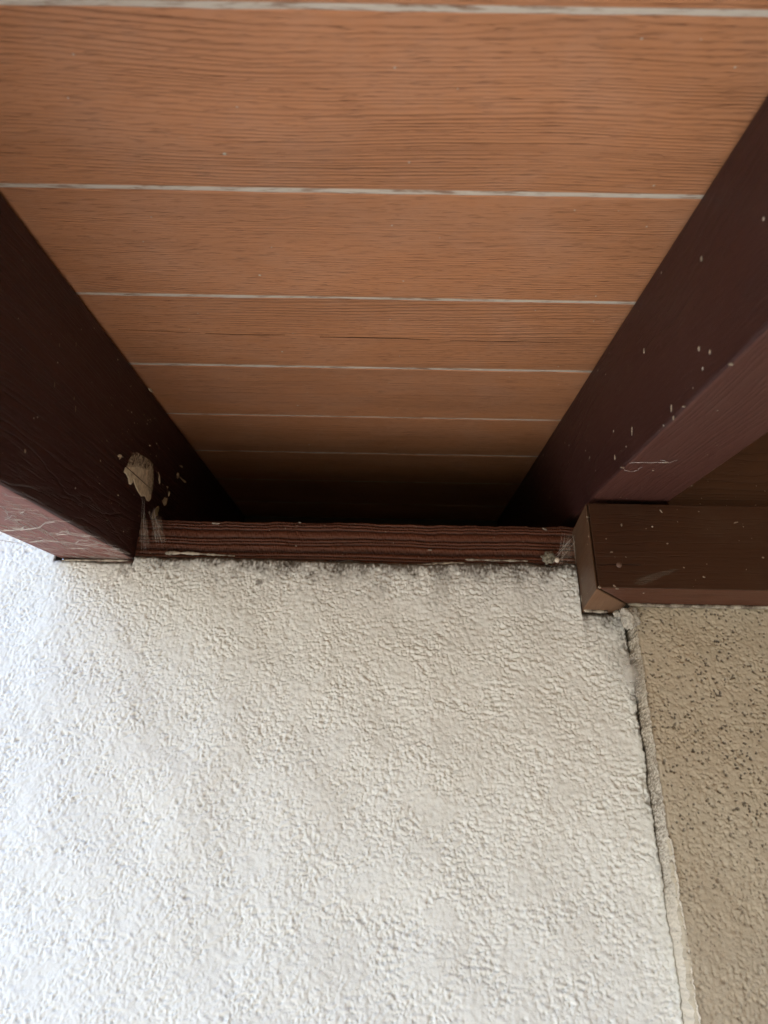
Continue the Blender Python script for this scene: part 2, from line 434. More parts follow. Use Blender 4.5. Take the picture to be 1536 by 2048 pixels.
# drying split along the third board
def board_split(pts, parent, rad):
    v = [W(on_plane(px, py, (0, -SN, CS), HB - 0.0002)) for px, py in pts]
    child('split', tube_mesh('split', [(v, rad)]), M['split'], parent, Matrix())
SPLITS = [([(236, 659), (300, 662), (352, 664), (400, 665)], 0.00012), ([(410, 667), (470, 669), (520, 670), (570, 670)], 0.00020), ([(640, 674), (700, 675), (740, 676), (800, 677), (860, 680)], 0.00026), ([(900, 681), (980, 683), (1050, 684), (1120, 686)], 0.00016)]

# ------------------------------------------------------------------ rafters
def rafter(name, x0, x1, H, s_end, label, pith, under):
    bm = bm_box(x0, x1, EAVE_S - 0.01, s_end, H, HB - 0.001, 0.0035, 3)
    for v in bm.verts: v.co.x -= x0; v.co.z -= H
    o = link(name, to_mesh(bm, name), M['rafter'], None, ROOF @ Matrix.Translation((x0, 0, H)))
    o.data.polygons.foreach_set('use_smooth', [False] * len(o.data.polygons))
    o['pith_offset'] = pith
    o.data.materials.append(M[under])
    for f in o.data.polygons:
        if f.normal.z < -0.9: f.material_index = 1  # faces turned down take the lighter, redder underside colour
    return tag(o, label, 'rafter')
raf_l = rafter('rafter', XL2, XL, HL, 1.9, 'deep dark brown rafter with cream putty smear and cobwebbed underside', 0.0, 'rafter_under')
raf_r = rafter('rafter', XR, XR2, HR, 1.9, 'shallower dark brown rafter passing over the boxed beam', 0.12, 'rafter_under_dark')

# ------------------------------------------------------------------ wall plate: weathered, ribbed edge
def ribbed_plate():
    nx, nz = 700, 60
    xs = np.linspace(XL + 0.0005, XR + 0.02, nx); zs = np.linspace(PZ0 - 0.012, PZ1, nz)
    X, Z = np.meshgrid(xs, zs)
    drift = np.interp(xs, np.linspace(xs[0], xs[-1], 9), nrng.uniform(-0.0006, 0.0006, 9))[None, :]
    ph = (Z - PZ0 + drift + 0.00035 * band(nz, nx, 0.0007, 0.03, ax=5.0)) / 0.0052
    rib = np.abs(((ph + 0.35 * np.sin(ph * 1.9)) % 1.0) - 0.5) * 2
    hgt = 0.0012 * np.clip(rib * 1.5 - 0.25, 0, 1) + 0.00025 * band(nz, nx, 0.0007, 0.006, ax=0.2)
    Y = YW + 0.006 - hgt
    edge = (PZ1 - Z) / 0.002
    Y = Y + 0.002 * np.clip(1 - edge, 0, 1) ** 2
    Z = Z + 0.0008 * noise1(nx, 30, 5)[None, :] * (Z - PZ0) / 0.04
    P = np.stack([X, Y, Z], -1)
    back = P[-1:].copy(); back[..., 1] = YW + 0.13
    back2 = back.copy(); back2[..., 2] = PZ0 - 0.012
    P = np.concatenate([P, back, back2], 0)
    P[..., 2] += CAMZ
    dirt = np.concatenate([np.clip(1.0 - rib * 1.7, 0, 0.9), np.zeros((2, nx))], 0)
    me = grid_mesh('wall_plate', P, {'grime': dirt})
    return me
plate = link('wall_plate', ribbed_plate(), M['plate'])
plate['pith_offset'] = 0.0
tag(plate, 'red brown ribbed timber plate along the top of the white wall', 'timber plate')

# ------------------------------------------------------------------ stucco walls
PITCH_M = 0.00066
def stucco_height(ny, nx, p, rough=1.0):
    def broad(lo, hi, ex):
        n = nrng.standard_normal((ny, nx))
        fr = np.sqrt(np.fft.fftfreq(ny, p)[:, None] ** 2 + np.fft.fftfreq(nx, p)[None, :] ** 2) + 1e-9
        flt = fr ** -ex / (1 + (1.0 / (fr * hi)) ** 4) / (1 + (fr * lo) ** 4)
        o = np.fft.ifft2(np.fft.fft2(n) * flt).real
        return o / o.std()
    n1 = broad(0.0027, 0.0095, 0.75); n2 = broad(0.0020, 0.006, 0.5); n3 = broad(0.004, 0.03, 1.2)
    drag = band(ny, nx, p, 0.0070, 0.42, ax=1.8, az=0.95)
    amp = np.clip(0.85 + 0.25 * band(ny, nx, p, 0.07, 0.6) + 0.18 * band(ny, nx, p, 0.025, 0.5), 0.3, 1.4)
    plateau = -np.log1p(np.exp(-(n1 - 0.2) * 2.6)) / 2.6             # flat tops, open hollows
    pit = spots(ny, nx, p, 11000, lambda r: -np.exp(-(r / 0.0013) ** 2) + 0.24 * np.exp(-((r - 0.0027) / 0.0009) ** 2))
    pit = pit + spots(ny, nx, p, 3600, lambda r: -1.2 * np.exp(-(r / 0.0020) ** 2) + 0.34 * np.exp(-((r - 0.0039) / 0.0011) ** 2))
    blob = spots(ny, nx, p, 2600, lambda r: np.exp(-(r / 0.0034) ** 4))
    side = np.linspace(0.15, 1.0, nx)[None, :] ** 1.3
    h = amp * (0.00037 * plateau + 0.00007 * n2 + 0.00066 * np.clip(pit, -1.3, 1) + 0.00026 * np.clip(blob, 0, 1.3) + 0.00022 * side * drag)
    h = h + 0.00016 * n3 + 0.0005 * band(ny, nx, p, 0.12, 0.5)
    return rough * h, pit

gapf = None
def crack_gap(z):
    """opening between the two walls at height z (relative to the lens)"""
    t = np.clip((z + 0.12) / 0.37, 0, 1)
    n = np.interp(z, np.linspace(-0.13, 0.30, 110), np.random.default_rng(21).uniform(-0.25, 1.0, 110))
    m = np.interp(z, np.linspace(-0.13, 0.30, 330), np.random.default_rng(27).uniform(0.4, 1.5, 330))
    return 0.00015 + 0.0007 * np.clip((z - 0.0) / 0.12, 0, 1) + 0.0028 * np.clip(n, 0, 1) * m * np.clip(t * 1.5 - 0.35, 0.10, 1)
def crack_wander(z):
    return np.interp(z, np.linspace(-0.13, 0.30, 26), np.random.default_rng(22).uniform(-0.0011, 0.0011, 26)) + np.interp(z, np.linspace(-0.13, 0.30, 140), np.random.default_rng(23).uniform(-0.0005, 0.0005, 140)) + np.interp(z, np.linspace(-0.13, 0.30, 420), np.random.default_rng(24).uniform(-0.00045, 0.00045, 420))

def white_wall():
    p = PITCH_M
    x0, z0, zt = -0.46, -0.115, 0.42
    nx = int((XC - x0) / p); nz = int((zt - z0) / p)
    xs = np.linspace(x0, XC, nx)
    hgt, pit = stucco_height(nz, nx, p)
    # top of the plaster: against the plate, under the rafter, and up past its outer side
    tz = PZ0 - 0.0012 - 0.0020 * np.abs(noise1(nx, 22, 8)) - 0.003 * np.exp(-((xs - 0.02) / 0.06) ** 2)
    zr = slope_z(YW, HL)
    tz = np.where(xs < XL + 0.002, zr - 0.0022 + 0.0006 * noise1(nx, 30, 9), tz)
    tz = np.where(xs < XL2 - 0.0006, 0.43, tz)
    tz = np.where(xs > XB - 0.001, BZ0 - 0.0020 + 0.0004 * noise1(nx, 50, 12), tz)
    zreg = np.linspace(z0, zt, nz)
    Z = np.minimum(zreg[:, None], tz[None, :])
    X = np.repeat(xs[None, :], nz, 0)
    Y = YW - hgt
    keep = np.ones((nz - 1, nx - 1), bool)
    keep &= ~((zreg[:-1, None] >= tz[None, :-1]) & (zreg[:-1, None] >= tz[None, 1:]))
    free = (xs > XL2)[None, :]
    dtop = np.clip((tz[None, :] - Z), 0, None)
    Y = Y + np.where(free, 0.004 * np.clip(1 - dtop / 0.005, 0, 1) ** 2, 0)
    # right edge along the crack
    e = crack_gap(Z[:, -1]); w = crack_wander(Z[:, -1])
    near = np.clip(1 - (XC - X) / 0.03, 0, 1)
    X = X + near * (w - 0.25 * e + 0.0012)[:, None]
    dr = np.clip((X[:, -1:] - X), 0, None)
    Y = Y + 0.0010 * np.clip(1 - dr / 0.0018, 0, 1) ** 2
    # grime: along the plate, down beside the crack, in a few pits
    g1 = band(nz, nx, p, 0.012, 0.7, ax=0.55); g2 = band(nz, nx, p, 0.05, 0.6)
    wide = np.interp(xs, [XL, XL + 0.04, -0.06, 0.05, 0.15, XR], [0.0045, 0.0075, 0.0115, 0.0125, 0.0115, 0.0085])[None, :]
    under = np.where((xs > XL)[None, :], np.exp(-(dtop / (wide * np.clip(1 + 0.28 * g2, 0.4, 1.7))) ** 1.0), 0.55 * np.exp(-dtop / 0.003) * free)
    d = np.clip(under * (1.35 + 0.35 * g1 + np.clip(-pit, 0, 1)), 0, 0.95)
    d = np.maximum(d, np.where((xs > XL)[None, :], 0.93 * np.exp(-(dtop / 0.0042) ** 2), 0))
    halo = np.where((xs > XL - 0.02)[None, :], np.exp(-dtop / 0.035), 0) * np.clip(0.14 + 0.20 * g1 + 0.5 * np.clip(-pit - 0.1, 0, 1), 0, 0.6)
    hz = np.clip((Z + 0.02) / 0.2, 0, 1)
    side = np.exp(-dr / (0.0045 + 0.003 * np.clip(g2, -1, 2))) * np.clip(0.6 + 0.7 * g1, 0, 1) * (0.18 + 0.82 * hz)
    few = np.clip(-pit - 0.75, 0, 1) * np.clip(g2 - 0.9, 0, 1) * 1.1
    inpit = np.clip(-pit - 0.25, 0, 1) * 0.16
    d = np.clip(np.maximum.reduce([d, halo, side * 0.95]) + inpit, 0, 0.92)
    for (px, py, r, s_) in ((519, 1164, 0.0022, 0.75), (130, 1696, 0.0018, 0.35), (250, 1136, 0.006, 0.5), (215, 1118, 0.004, 0.35)):
        q = on_plane(px, py, (0, 1, 0), YW)
        rr = np.sqrt((X - q.x) ** 2 + (Z - q.z) ** 2)
        d = np.maximum(d, s_ * np.clip(1.6 - rr / r + 0.5 * g1, 0, 1))
    P = np.stack([X, Y, Z], -1)
    # lips that turn back into the wall at the top and along the crack
    top = P[-1:].copy(); top[..., 1] += 0.014; top[..., 2] += 0.0005
    P = np.concatenate([P, top], 0)
    keep = np.concatenate([keep, np.ones((1, nx - 1), bool)], 0)
    d = np.concatenate([d, np.full((1, nx), 0.6)], 0)
    rb = P[:, -1:].copy(); rb[..., 1] += 0.016; rb[..., 0] += 0.0002
    P = np.concatenate([P, rb], 1)
    d = np.concatenate([d, np.full((P.shape[0], 1), 0.75)], 1)
    # plain wall beyond, to the left and down to the ground
    lf = P[:, :1].copy(); lf[..., 0] = -3.0
    P = np.concatenate([lf, P], 1); d = np.concatenate([np.zeros((P.shape[0], 1)), d], 1)
    bt = P[:1].copy(); bt[..., 2] = -CAMZ
    P = np.concatenate([bt, P], 0); d = np.concatenate([np.zeros((1, P.shape[1])), d], 0)
    P[..., 2] += CAMZ
    keep = np.pad(keep, ((1, 0), (1, 1)), constant_values=True)
    return grid_mesh('stucco_wall', P, {'dirt': d}, keep)
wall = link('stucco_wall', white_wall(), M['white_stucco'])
tag(wall, 'white rough stucco wall filling the lower picture under the ribbed plate', 'wall')

def tan_wall():
    p = PITCH_M
    x1, z0 = 0.47, -0.115
    nx = int((x1 - XE) / p); nz = int((BZ0 - z0) / p)
    xs = np.linspace(XE, x1, nx)
    hgt, pit = stucco_height(nz, nx, p, 0.9)
    tz = BZ0 - 0.0012 + 0.0006 * noise1(nx, 20, 31)
    t = np.linspace(0, 1, nz)[:, None]
    Z = z0 + t * (tz - z0)[None, :]
    X = np.repeat(xs[None, :], nz, 0)
    wav = np.interp(Z[:, 0], np.linspace(-0.13, 0.30, 90), np.random.default_rng(41).uniform(-0.0007, 0.0007, 90))
    X = X + np.clip(1 - (X - XE) / 0.01, 0, 1) * wav[:, None]
    Y = YT - hgt + 0.0015 * np.clip(1 - (X - X[:, :1]) / 0.003, 0, 1) ** 2
    spot = spots(nz, nx, p, 34000, lambda r: np.exp(-(r / 0.0010) ** 2))
    big = spots(nz, nx, p, 2200, lambda r: np.exp(-(r / 0.0019) ** 2))
    g1 = band(nz, nx, p, 0.004, 0.7, ax=0.7); g2 = band(nz, nx, p, 0.06, 0.6)
    zup = np.clip((Z + 0.10) / 0.20, 0.40, 1)
    d = np.clip((spot - 0.26) * 2.8 + 0.5 * g1 * (spot > 0.15), 0, 0.92) * np.clip(0.82 + 0.16 * g2, 0.4, 1)
    d = np.maximum(d, np.clip((big - 0.45) * 2.6 + 0.4 * g1, 0, 0.9) * (big > 0.35))
    d = d * zup
    d = np.maximum(d, 0.55 * np.exp(-np.clip(tz[None, :] - Z, 0, None) / 0.0012))
    Y = Y + 0.0013 * d
    P = np.stack([X, Y, Z], -1)
    lf = P[:, :1].copy(); lf[..., 1] = YW + 0.02
    P = np.concatenate([lf, P], 1); d = np.concatenate([d[:, :1], d], 1)
    top = P[-1:].copy(); top[..., 1] += 0.02
    P = np.concatenate([P, top], 0); d = np.concatenate([d, d[-1:]], 0)
    rt = P[:, -1:].copy(); rt[..., 0] = 4.2
    P = np.concatenate([P, rt], 1); d = np.concatenate([d, np.zeros((P.shape[0], 1))], 1)
    bt = P[:1].copy(); bt[..., 2] = -CAMZ
    P = np.concatenate([bt, P], 0); d = np.concatenate([np.zeros((1, P.shape[1])), d], 0)
    P[..., 2] += CAMZ
    return grid_mesh('stucco_wall', P, {'dirt': d})
wall_t = link('stucco_wall', tan_wall(), M['tan_stucco'])
tag(wall_t, 'tan stucco wall speckled with dark pits below the boxed beam', 'wall')

def corner_strip():
    nz, nu = 470, 16
    zs = np.linspace(-0.115, BZ0 - 0.004, nz)
    e = crack_gap(zs); w = crack_wander(zs)
    u = np.linspace(0, 1, nu)
    wav = np.interp(zs, np.linspace(-0.13, 0.30, 90), np.random.default_rng(41).uniform(-0.0007, 0.0007, 90))
    xa = XC + w + 0.0012 + 0.75 * e
    step = np.where(zs < 0.062, 0.0014, -0.0008) + 0.0006 * noise1(nz, 70, 43) + 0.0005 * noise1(nz, 210, 44)
    xb_ = XE + 0.4 * wav + 0.0010 + step
    X = xa[:, None] + (xb_ - xa)[:, None] * u[None, :] ** 1.1
    nz1 = band(nz, nu, 0.0009, 0.004, 0.8); nz2 = band(nz, nu, 0.0009, 0.02, 0.6)
    yfront = YT - 0.0006 - np.where(zs < 0.062, 0.0003, 0.0)
    Y = (YW + 0.0010) + (yfront[:, None] - YW - 0.0010) * np.clip(u[None, :] / 0.9, 0, 1) + 0.00050 * nz1 + 0.0004 * nz2
    Z = np.repeat(zs[:, None], nu, 1)
    d = np.clip(np.clip(1.05 - u[None, :] * 0.6, 0, 1) * (0.62 + 0.4 * nz1) * np.clip((zs + 0.03) / 0.12, 0.1, 1)[:, None] + 0.22 * np.clip(nz2, 0, 2) * np.clip((zs + 0.05) / 0.15, 0.1, 1)[:, None], 0, 0.9)
    P = np.stack([X, Y, Z], -1)
    a = P[:, :1].copy(); a[..., 1] = YW + 0.018
    b = P[:, -1:].copy(); b[..., 1] = YT + 0.004; b[..., 0] += 0.0006
    P = np.concatenate([a, P, b], 1); d = np.concatenate([np.full((nz, 1), 0.85), d, d[:, -1:]], 1)
    P[..., 2] += CAMZ
    return grid_mesh('plaster_edge', P, {'dirt': d})
pe = child('plaster_edge', corner_strip(), M['strip'], wall_t, Matrix())
pe['label'] = 'pale ragged plaster edge beside the crack'

# ------------------------------------------------------------------ boxed beam: face board and mitred return
def under_material(o, key):
    o.data.materials.append(M[key])
    for f in o.data.polygons:
        if f.normal.z < -0.9: f.material_index = 1  # faces turned down take the lighter underside colour
beam = empty('boxed_beam', W((XB, YB, BZ0)))
tag(beam, 'dark brown boxed beam with mitred corner above the tan wall', 'beam')
T = YT - YB
g = 0.0009
fb = bm_prism([(XB + g * 1.6, YB), (2.2, YB), (2.2, YT + 0.012), (XB + T + g * 1.6 + 0.012, YT + 0.012)], 0, BZ1 - BZ0, 0.0011)
o = child('face_board', to_mesh(fb, 'face_board'), M['beam'], beam, Matrix.Translation((0, 0, CAMZ + BZ0)))
o['pith_offset'] = 0.62
under_material(o, 'beam_under')
rb = bm_prism([(XB, YB + g), (XB + T + 0.0005, YT + g + 0.0005), (XB + T + 0.0005, YW + 0.02), (XB, YW + 0.02)], 0, BZ1 - BZ0 + 0.0004, 0.0011)
o = child('return_board', to_mesh(rb, 'return_board'), M['beam_end'], beam, Matrix.Translation((0, 0, CAMZ + BZ0 - 0.0004)))
o['pith_offset'] = XB - 0.02
under_material(o, 'raw_end')
bm = bmesh.new()
bmesh.ops.create_uvsphere(bm, u_segments=14, v_segments=8, radius=0.0026)
for v in bm.verts: v.co.y *= 0.45
q = on_plane(1238, 1130, (0, 1, 0), YB)
child('nail', to_mesh(bm, 'nail'), M['nail'], beam, Matrix.Translation(W(q)), True)
# hairline split running from the mitre past the nail
def tube_mesh(name, lines, sides=4):
    """lines: list of (points, radius) -> one mesh of thin tapering tubes"""
    V, F = [], []
    for pts, r in lines:
        pts = [Vector(p) for p in pts]
        if len(pts) < 2: continue
        base = len(V)
        for i, pnt in enumerate(pts):
            d = (pts[min(i + 1, len(pts) - 1)] - pts[max(i - 1, 0)])
            if d.length < 1e-9: d = Vector((0, 0, 1))
            d.normalize()
            a = d.orthogonal().normalized(); b = d.cross(a)
            rr = r * (0.35 + 0.65 * math.sin(math.pi * (i + 0.6) / (len(pts) + 0.2)))
            for k in range(sides):
                an = 2 * math.pi * k / sides
                V.append(pnt + (a * math.cos(an) + b * math.sin(an)) * rr)
            if i:
                for k in range(sides):
                    F.append((base + (i - 1) * sides + k, base + (i - 1) * sides + (k + 1) % sides, base + i * sides + (k + 1) % sides, base + i * sides + k))
    me = bpy.data.meshes.new(name); me.from_pydata([v[:] for v in V], [], F); me.update()
    return me
M['split'] = simple('open_split', (0.012, 0.006, 0.004), 0.95)
for pts_, rad_ in SPLITS: board_split(pts_, soffit, rad_)
ln = [W(on_plane(1196 + i * 7.2, 1129.5 + 0.9 * math.sin(i * 1.3), (0, 1, 0), YB - 0.0001)) for i in range(13)]
child('split', tube_mesh('split', [(ln, 0.0004)]), M['split'], beam, Matrix())

# frieze board closing the next bay above the beam
fy = YB + 0.016
bm = bm_box(0, 2.2 - XR2, 0, 0.03, 0, slope_z(fy, HB) - BZ1 - 0.002, 0.001)
o = link('frieze_board', to_mesh(bm, 'frieze_board'), M['frieze'], None, Matrix.Translation(W((XR2 + 0.0005, fy, BZ1 + 0.0008))))
o['pith_offset'] = 0.04
tag(o, 'plain brown frieze board in the dark bay right of the shallower rafter', 'board')

# ------------------------------------------------------------------ caulk beads
def bead(name, pts, rad, mat, seed, label=None, parent=None, sides=7):
    r = random.Random(seed)
    V, F = [], []
    n = len(pts)
    for i, p in enumerate(pts):
        d = (pts[min(i + 1, n - 1)] - pts[max(i - 1, 0)]).normalized()
        a = d.cross(Vector((0, 1, 0))).normalized(); b = Vector((0, 1, 0))
        rr = rad[i] if isinstance(rad, list) else rad * (0.75 + 0.5 * r.random())
        if i in (0, n - 1): rr *= 0.3
        for k in range(sides):
            an = 2 * math.pi * k / sides
            V.append(p + a * math.cos(an) * rr + b * math.sin(an) * rr * 0.7)
        if i:
            for k in range(sides):
                F.append(((i - 1) * sides + k, (i - 1) * sides + (k + 1) % sides, i * sides + (k + 1) % sides, i * sides + k))
    F.append(tuple(range(sides))); F.append(tuple((n - 1) * sides + k for k in range(sides)))
    me = bpy.data.meshes.new(name); me.from_pydata([v[:] for v in V], [], F); me.update()
    o = link(name, me, mat, None, None, True)
    return o

def pix_line(pts, y, n):
    """points along a polyline given on the plane y = const"""
    out = []
    seg = len(pts) - 1
    for i in range(n):
        t = i / (n - 1) * seg; k = min(int(t), seg - 1); f = t - k
        px = pts[k][0] * (1 - f) + pts[k + 1][0] * f; py = pts[k][1] * (1 - f) + pts[k + 1][1] * f
        out.append(W(on_plane(px, py, (0, 1, 0), y)))
    return out
def as_part(o, parent):
    o.parent = parent; o.matrix_local = parent_world(parent).inverted() @ Matrix()
as_part(bead('caulk_bead', pix_line([(330, 1106), (370, 1106), (420, 1109), (470, 1112)], YW + 0.004, 40), [0.0006 + 0.0021 * abs(math.sin(i * 0.27 + 0.3)) * (1 - i / 42) + 0.0003 * math.sin(i * 2.3) for i in range(40)], M['caulk'], 1), plate)
as_part(bead('caulk_bead', pix_line([(830, 1130), (880, 1127), (930, 1126)], YW + 0.002, 20), [0.0007 + 0.0008 * math.sin(i / 19 * 3.1) + 0.0003 * math.sin(i * 1.9) for i in range(20)], M['caulk'], 2), plate)
as_part(bead('caulk_bead', pix_line([(930, 1119), (1000, 1121), (1056, 1122)], YW + 0.004, 26), [0.0009 + 0.0005 * math.sin(i * 0.8) + 0.0002 * math.sin(i * 2.7) for i in range(26)], M['caulk'], 3), plate)
as_part(bead('caulk_bead', pix_line([(1163, 1160), (1166, 1200), (1170, 1221), (1195, 1223), (1216, 1223)], YW - 0.001, 30), 0.0016, M['caulk'], 4), beam)
as_part(bead('caulk_bead', pix_line([(1256, 1209), (1330, 1211), (1430, 1213), (1560, 1215)], YT - 0.0015, 50), 0.0017, M['caulk'], 5), beam)
as_part(bead('caulk_bead', pix_line([(124, 1120), (180, 1120.5), (258, 1121)], YW - 0.0005, 30), 0.0011, M['caulk'], 6), raf_l)

# ------------------------------------------------------------------ putty on the left rafter
def plate_patch(name, outline, x, thick, mat, parent, side=1, smooth=0):
    pts = [on_plane(px, py, (1, 0, 0), x) for px, py in outline]
    V = [W(p) for p in pts]
    c = sum(V, Vector()) / len(V)
    n = len(V); r = random.Random(len(outline))
    verts = [v[:] for v in V]
    inner = [(v + (c - v) * 0.10 + Vector((side * thick * r.uniform(0.6, 1.1), 0, 0)))[:] for v in V]
    verts += inner
    F = [(i, (i + 1) % n, n + (i + 1) % n, n + i) for i in range(n)] + [tuple(n + i for i in range(n))]
    me = bpy.data.meshes.new(name); me.from_pydata(verts, [], F)
    b2 = bmesh.new(); b2.from_mesh(me); bmesh.ops.triangulate(b2, faces=[f for f in b2.faces if len(f.verts) > 4]); bmesh.ops.recalc_face_normals(b2, faces=b2.faces[:])
    b2.to_mesh(me); b2.free()
    a = me.attributes.new('fade', 'FLOAT', 'POINT')
    a.data.foreach_set('value', [0.0] * n + [1.0] * n)
    o = link(name, me, mat)
    as_part(o, parent)
    return o
def Zm(pts):  # zoom coordinates of the close view -> photograph
    return [(220 + x * 0.1318, 860 + y * 0.1318) for x, y in pts]
plate_patch('putty_patch', Zm([(203, 640), (228, 575), (262, 545), (330, 540), (372, 522), (410, 515), (455, 545), (500, 562), (545, 585), (585, 560), (612, 530), (640, 560), (648, 660), (640, 780), (632, 900), (622, 1045), (590, 1085), (556, 1072), (530, 1010), (500, 1003), (470, 1012), (432, 955), (392, 880), (362, 800), (346, 752), (333, 745), (324, 800), (302, 830), (280, 815), (272, 735), (240, 668)]), XL, 0.0007, M['putty'], raf_l)
plate_patch('putty_smear', Zm([(235, 560), (275, 470), (300, 400), (340, 340), (400, 325), (450, 360), (520, 400), (590, 440), (640, 500), (655, 600), (600, 620), (500, 600), (400, 560), (320, 580)]), XL, 0.0009, M['smear'], raf_l)
plate_patch('putty_smear', Zm([(560, 620), (640, 560), (660, 640), (650, 800), (640, 950), (600, 1010), (560, 900), (550, 760)]), XL, 0.0011, M['smear'], raf_l)
for ol, mt in (([(110, 385), (140, 365), (178, 380), (180, 410), (160, 430), (140, 455), (150, 415), (122, 410)], 'putty'),
               ([(632, 1340), (650, 1260), (690, 1190), (730, 1150), (746, 1170), (738, 1230), (722, 1255), (724, 1295), (690, 1310), (668, 1352)], 'drip'),
               ([(785, 1075), (815, 1045), (822, 1020), (850, 1030), (872, 1035), (862, 1090), (850, 1135), (822, 1152), (808, 1120)], 'putty'),
               ([(886, 960), (895, 930), (908, 945), (900, 985), (885, 1010)], 'putty'),
               ([(1015, 680), (1030, 645), (1048, 660), (1046, 720), (1028, 742), (1012, 720)], 'putty'),
               ([(1058, 705), (1090, 735), (1150, 780), (1155, 800), (1130, 800), (1090, 760), (1060, 725)], 'putty'),
               ([(1045, 540), (1080, 535), (1102, 560), (1095, 575), (1070, 555)], 'putty'),
               ([(735, 740), (745, 690), (725, 640), (735, 640), (755, 700), (760, 800), (750, 825)], 'putty'),
               ([(855, 855), (870, 850), (882, 880), (872, 888)], 'putty'),
               ([(590, 225), (615, 228), (608, 248), (596, 244)], 'putty')):
    plate_patch('putty_patch', Zm(ol), XL, 0.0005, M[mt], raf_l)
plate_patch('paint_splash', [(296, 776), (304, 777), (312, 782), (311, 786), (303, 784), (298, 781)], XL, 0.0006, M['putty'], raf_l)
cut = [W(on_plane(220 + (130 + i * 48) * 0.1318, 860 + (455 + i * 43) * 0.1318, (1, 0, 0), XL + 0.0008)) for i in range(12)]
child('crack_line', tube_mesh('crack_line', [(cut, 0.00035)]), M['split'], raf_l, Matrix())
# grey scuff on the beam face
sc_pts = [(1262, 1168), (1268, 1158), (1300, 1148), (1340, 1138), (1358, 1134), (1356, 1142), (1330, 1152), (1300, 1166), (1276, 1172)]
V = [W(on_plane(px, py, (0, 1, 0), YB - 0.0004)) for px, py in sc_pts]
cc = sum(V, Vector()) / len(V)
me = bpy.data.meshes.new('scuff_mark')
nn = len(V)
me.from_pydata([v[:] for v in V] + [(v + (cc - v) * 0.35)[:] for v in V] + [cc[:]], [], [(i, (i + 1) % nn, nn + (i + 1) % nn, nn + i) for i in range(nn)] + [(nn + i, nn + (i + 1) % nn, 2 * nn) for i in range(nn)])
a = me.attributes.new('fade', 'FLOAT', 'POINT'); a.data.foreach_set('value', [0.0] * nn + [0.9] * nn + [1.0])
child('scuff_mark', me, M['scuff'], beam, Matrix())

# ------------------------------------------------------------------ flecks of debris caught on the timbers (too small to count)
def flecks(name, frame_fn, n, seed, size, parent, mat='fleck'):
    """tiny flat chips lying on a surface; frame_fn(r) gives (point, u, v, normal)"""
    r = random.Random(seed); V, F = [], []
    for _ in range(n):
        p, u, v, nrm = frame_fn(r)
        L = size * (0.4 + 1.6 * r.random() ** 2.2); w = L * r.uniform(0.2, 0.55)
        an = r.uniform(0, math.pi); d = u * math.cos(an) + v * math.sin(an); e = nrm.cross(d)
        b = len(V)
        for k in range(5):
            t = 2 * math.pi * k / 5
            V.append((p + d * math.cos(t) * L * r.uniform(0.7, 1.1) + e * math.sin(t) * w * r.uniform(0.6, 1.2))[:])
        V.append((p + nrm * w * r.uniform(0.5, 1.2))[:])
        for k in range(5): F.append((b + k, b + (k + 1) % 5, b + 5))
    me = bpy.data.meshes.new(name); me.from_pydata(V, [], F); me.update()
    o = link(name, me, M[mat]); as_part(o, parent); o['kind'] = 'stuff'
    return o
rx = Vector((1, 0, 0)); ry = Vector((0, CS, SN)); rz = Vector((0, -SN, CS))
def at_slope(x, s, H): return W((x, s * CS - H * SN, s * SN + H * CS))
def f_right_side(r):
    s = 0.45 + 0.30 * r.random() ** 0.7
    return at_slope(XR, s, HR + (HB - HR) * r.random() ** 1.4), ry, rz, -rx
def f_right_under(r):
    return at_slope(r.uniform(XR, XR2), 0.48 + 0.22 * r.random() ** 0.6, HR), rx, ry, -rz
def f_left_side(r):
    s = 0.40 + 0.40 * r.random() ** 0.8
    return at_slope(XL, s, HL + (HB - HL) * r.random()), ry, rz, rx
def f_left_corner(r):
    s = 0.62 + 0.15 * r.random()
    return at_slope(XL, s, HL + 0.02 + (HB - HL - 0.02) * r.random()), ry, rz, rx
def f_beam(r): return W((r.uniform(XB, 0.42), YB, r.uniform(BZ0, BZ1))), rx, Vector((0, 0, 1)), Vector((0, -1, 0))
def f_return(r): return W((XB, r.uniform(YB, YW), r.uniform(BZ0, BZ1))), Vector((0, 1, 0)), Vector((0, 0, 1)), -rx
def f_plate(r): return W((r.uniform(XL, XR), YW + 0.0045, r.uniform(PZ0, PZ1))), rx, Vector((0, 0, 1)), Vector((0, -1, 0))
def f_boards(r):
    s = S0 + 0.3 + 0.35 * r.random()
    return at_slope(r.uniform(XL, XR), s, HB - 0.0005), rx, ry, -rz
def f_frieze(r): return W((r.uniform(XR2, 0.42), fy, r.uniform(BZ1, BZ1 + 0.05))), rx, Vector((0, 0, 1)), Vector((0, -1, 0))
flecks('debris_flecks', f_right_side, 60, 1, 0.0006, raf_r)
flecks('debris_flecks', f_right_under, 40, 2, 0.0005, raf_r)
flecks('debris_flecks', f_left_side, 90, 3, 0.0005, raf_l)
flecks('debris_flecks', f_left_corner, 120, 4, 0.0007, raf_l, 'putty')
flecks('debris_flecks', f_beam, 50, 5, 0.0006, beam)
flecks('debris_flecks', f_return, 20, 6, 0.0008, beam)
flecks('debris_flecks', f_plate, 70, 7, 0.0006, plate)
flecks('debris_flecks', f_boards, 200, 8, 0.0005, soffit)
flecks('debris_flecks', f_frieze, 30, 9, 0.0009, bpy.data.objects['frieze_board'])
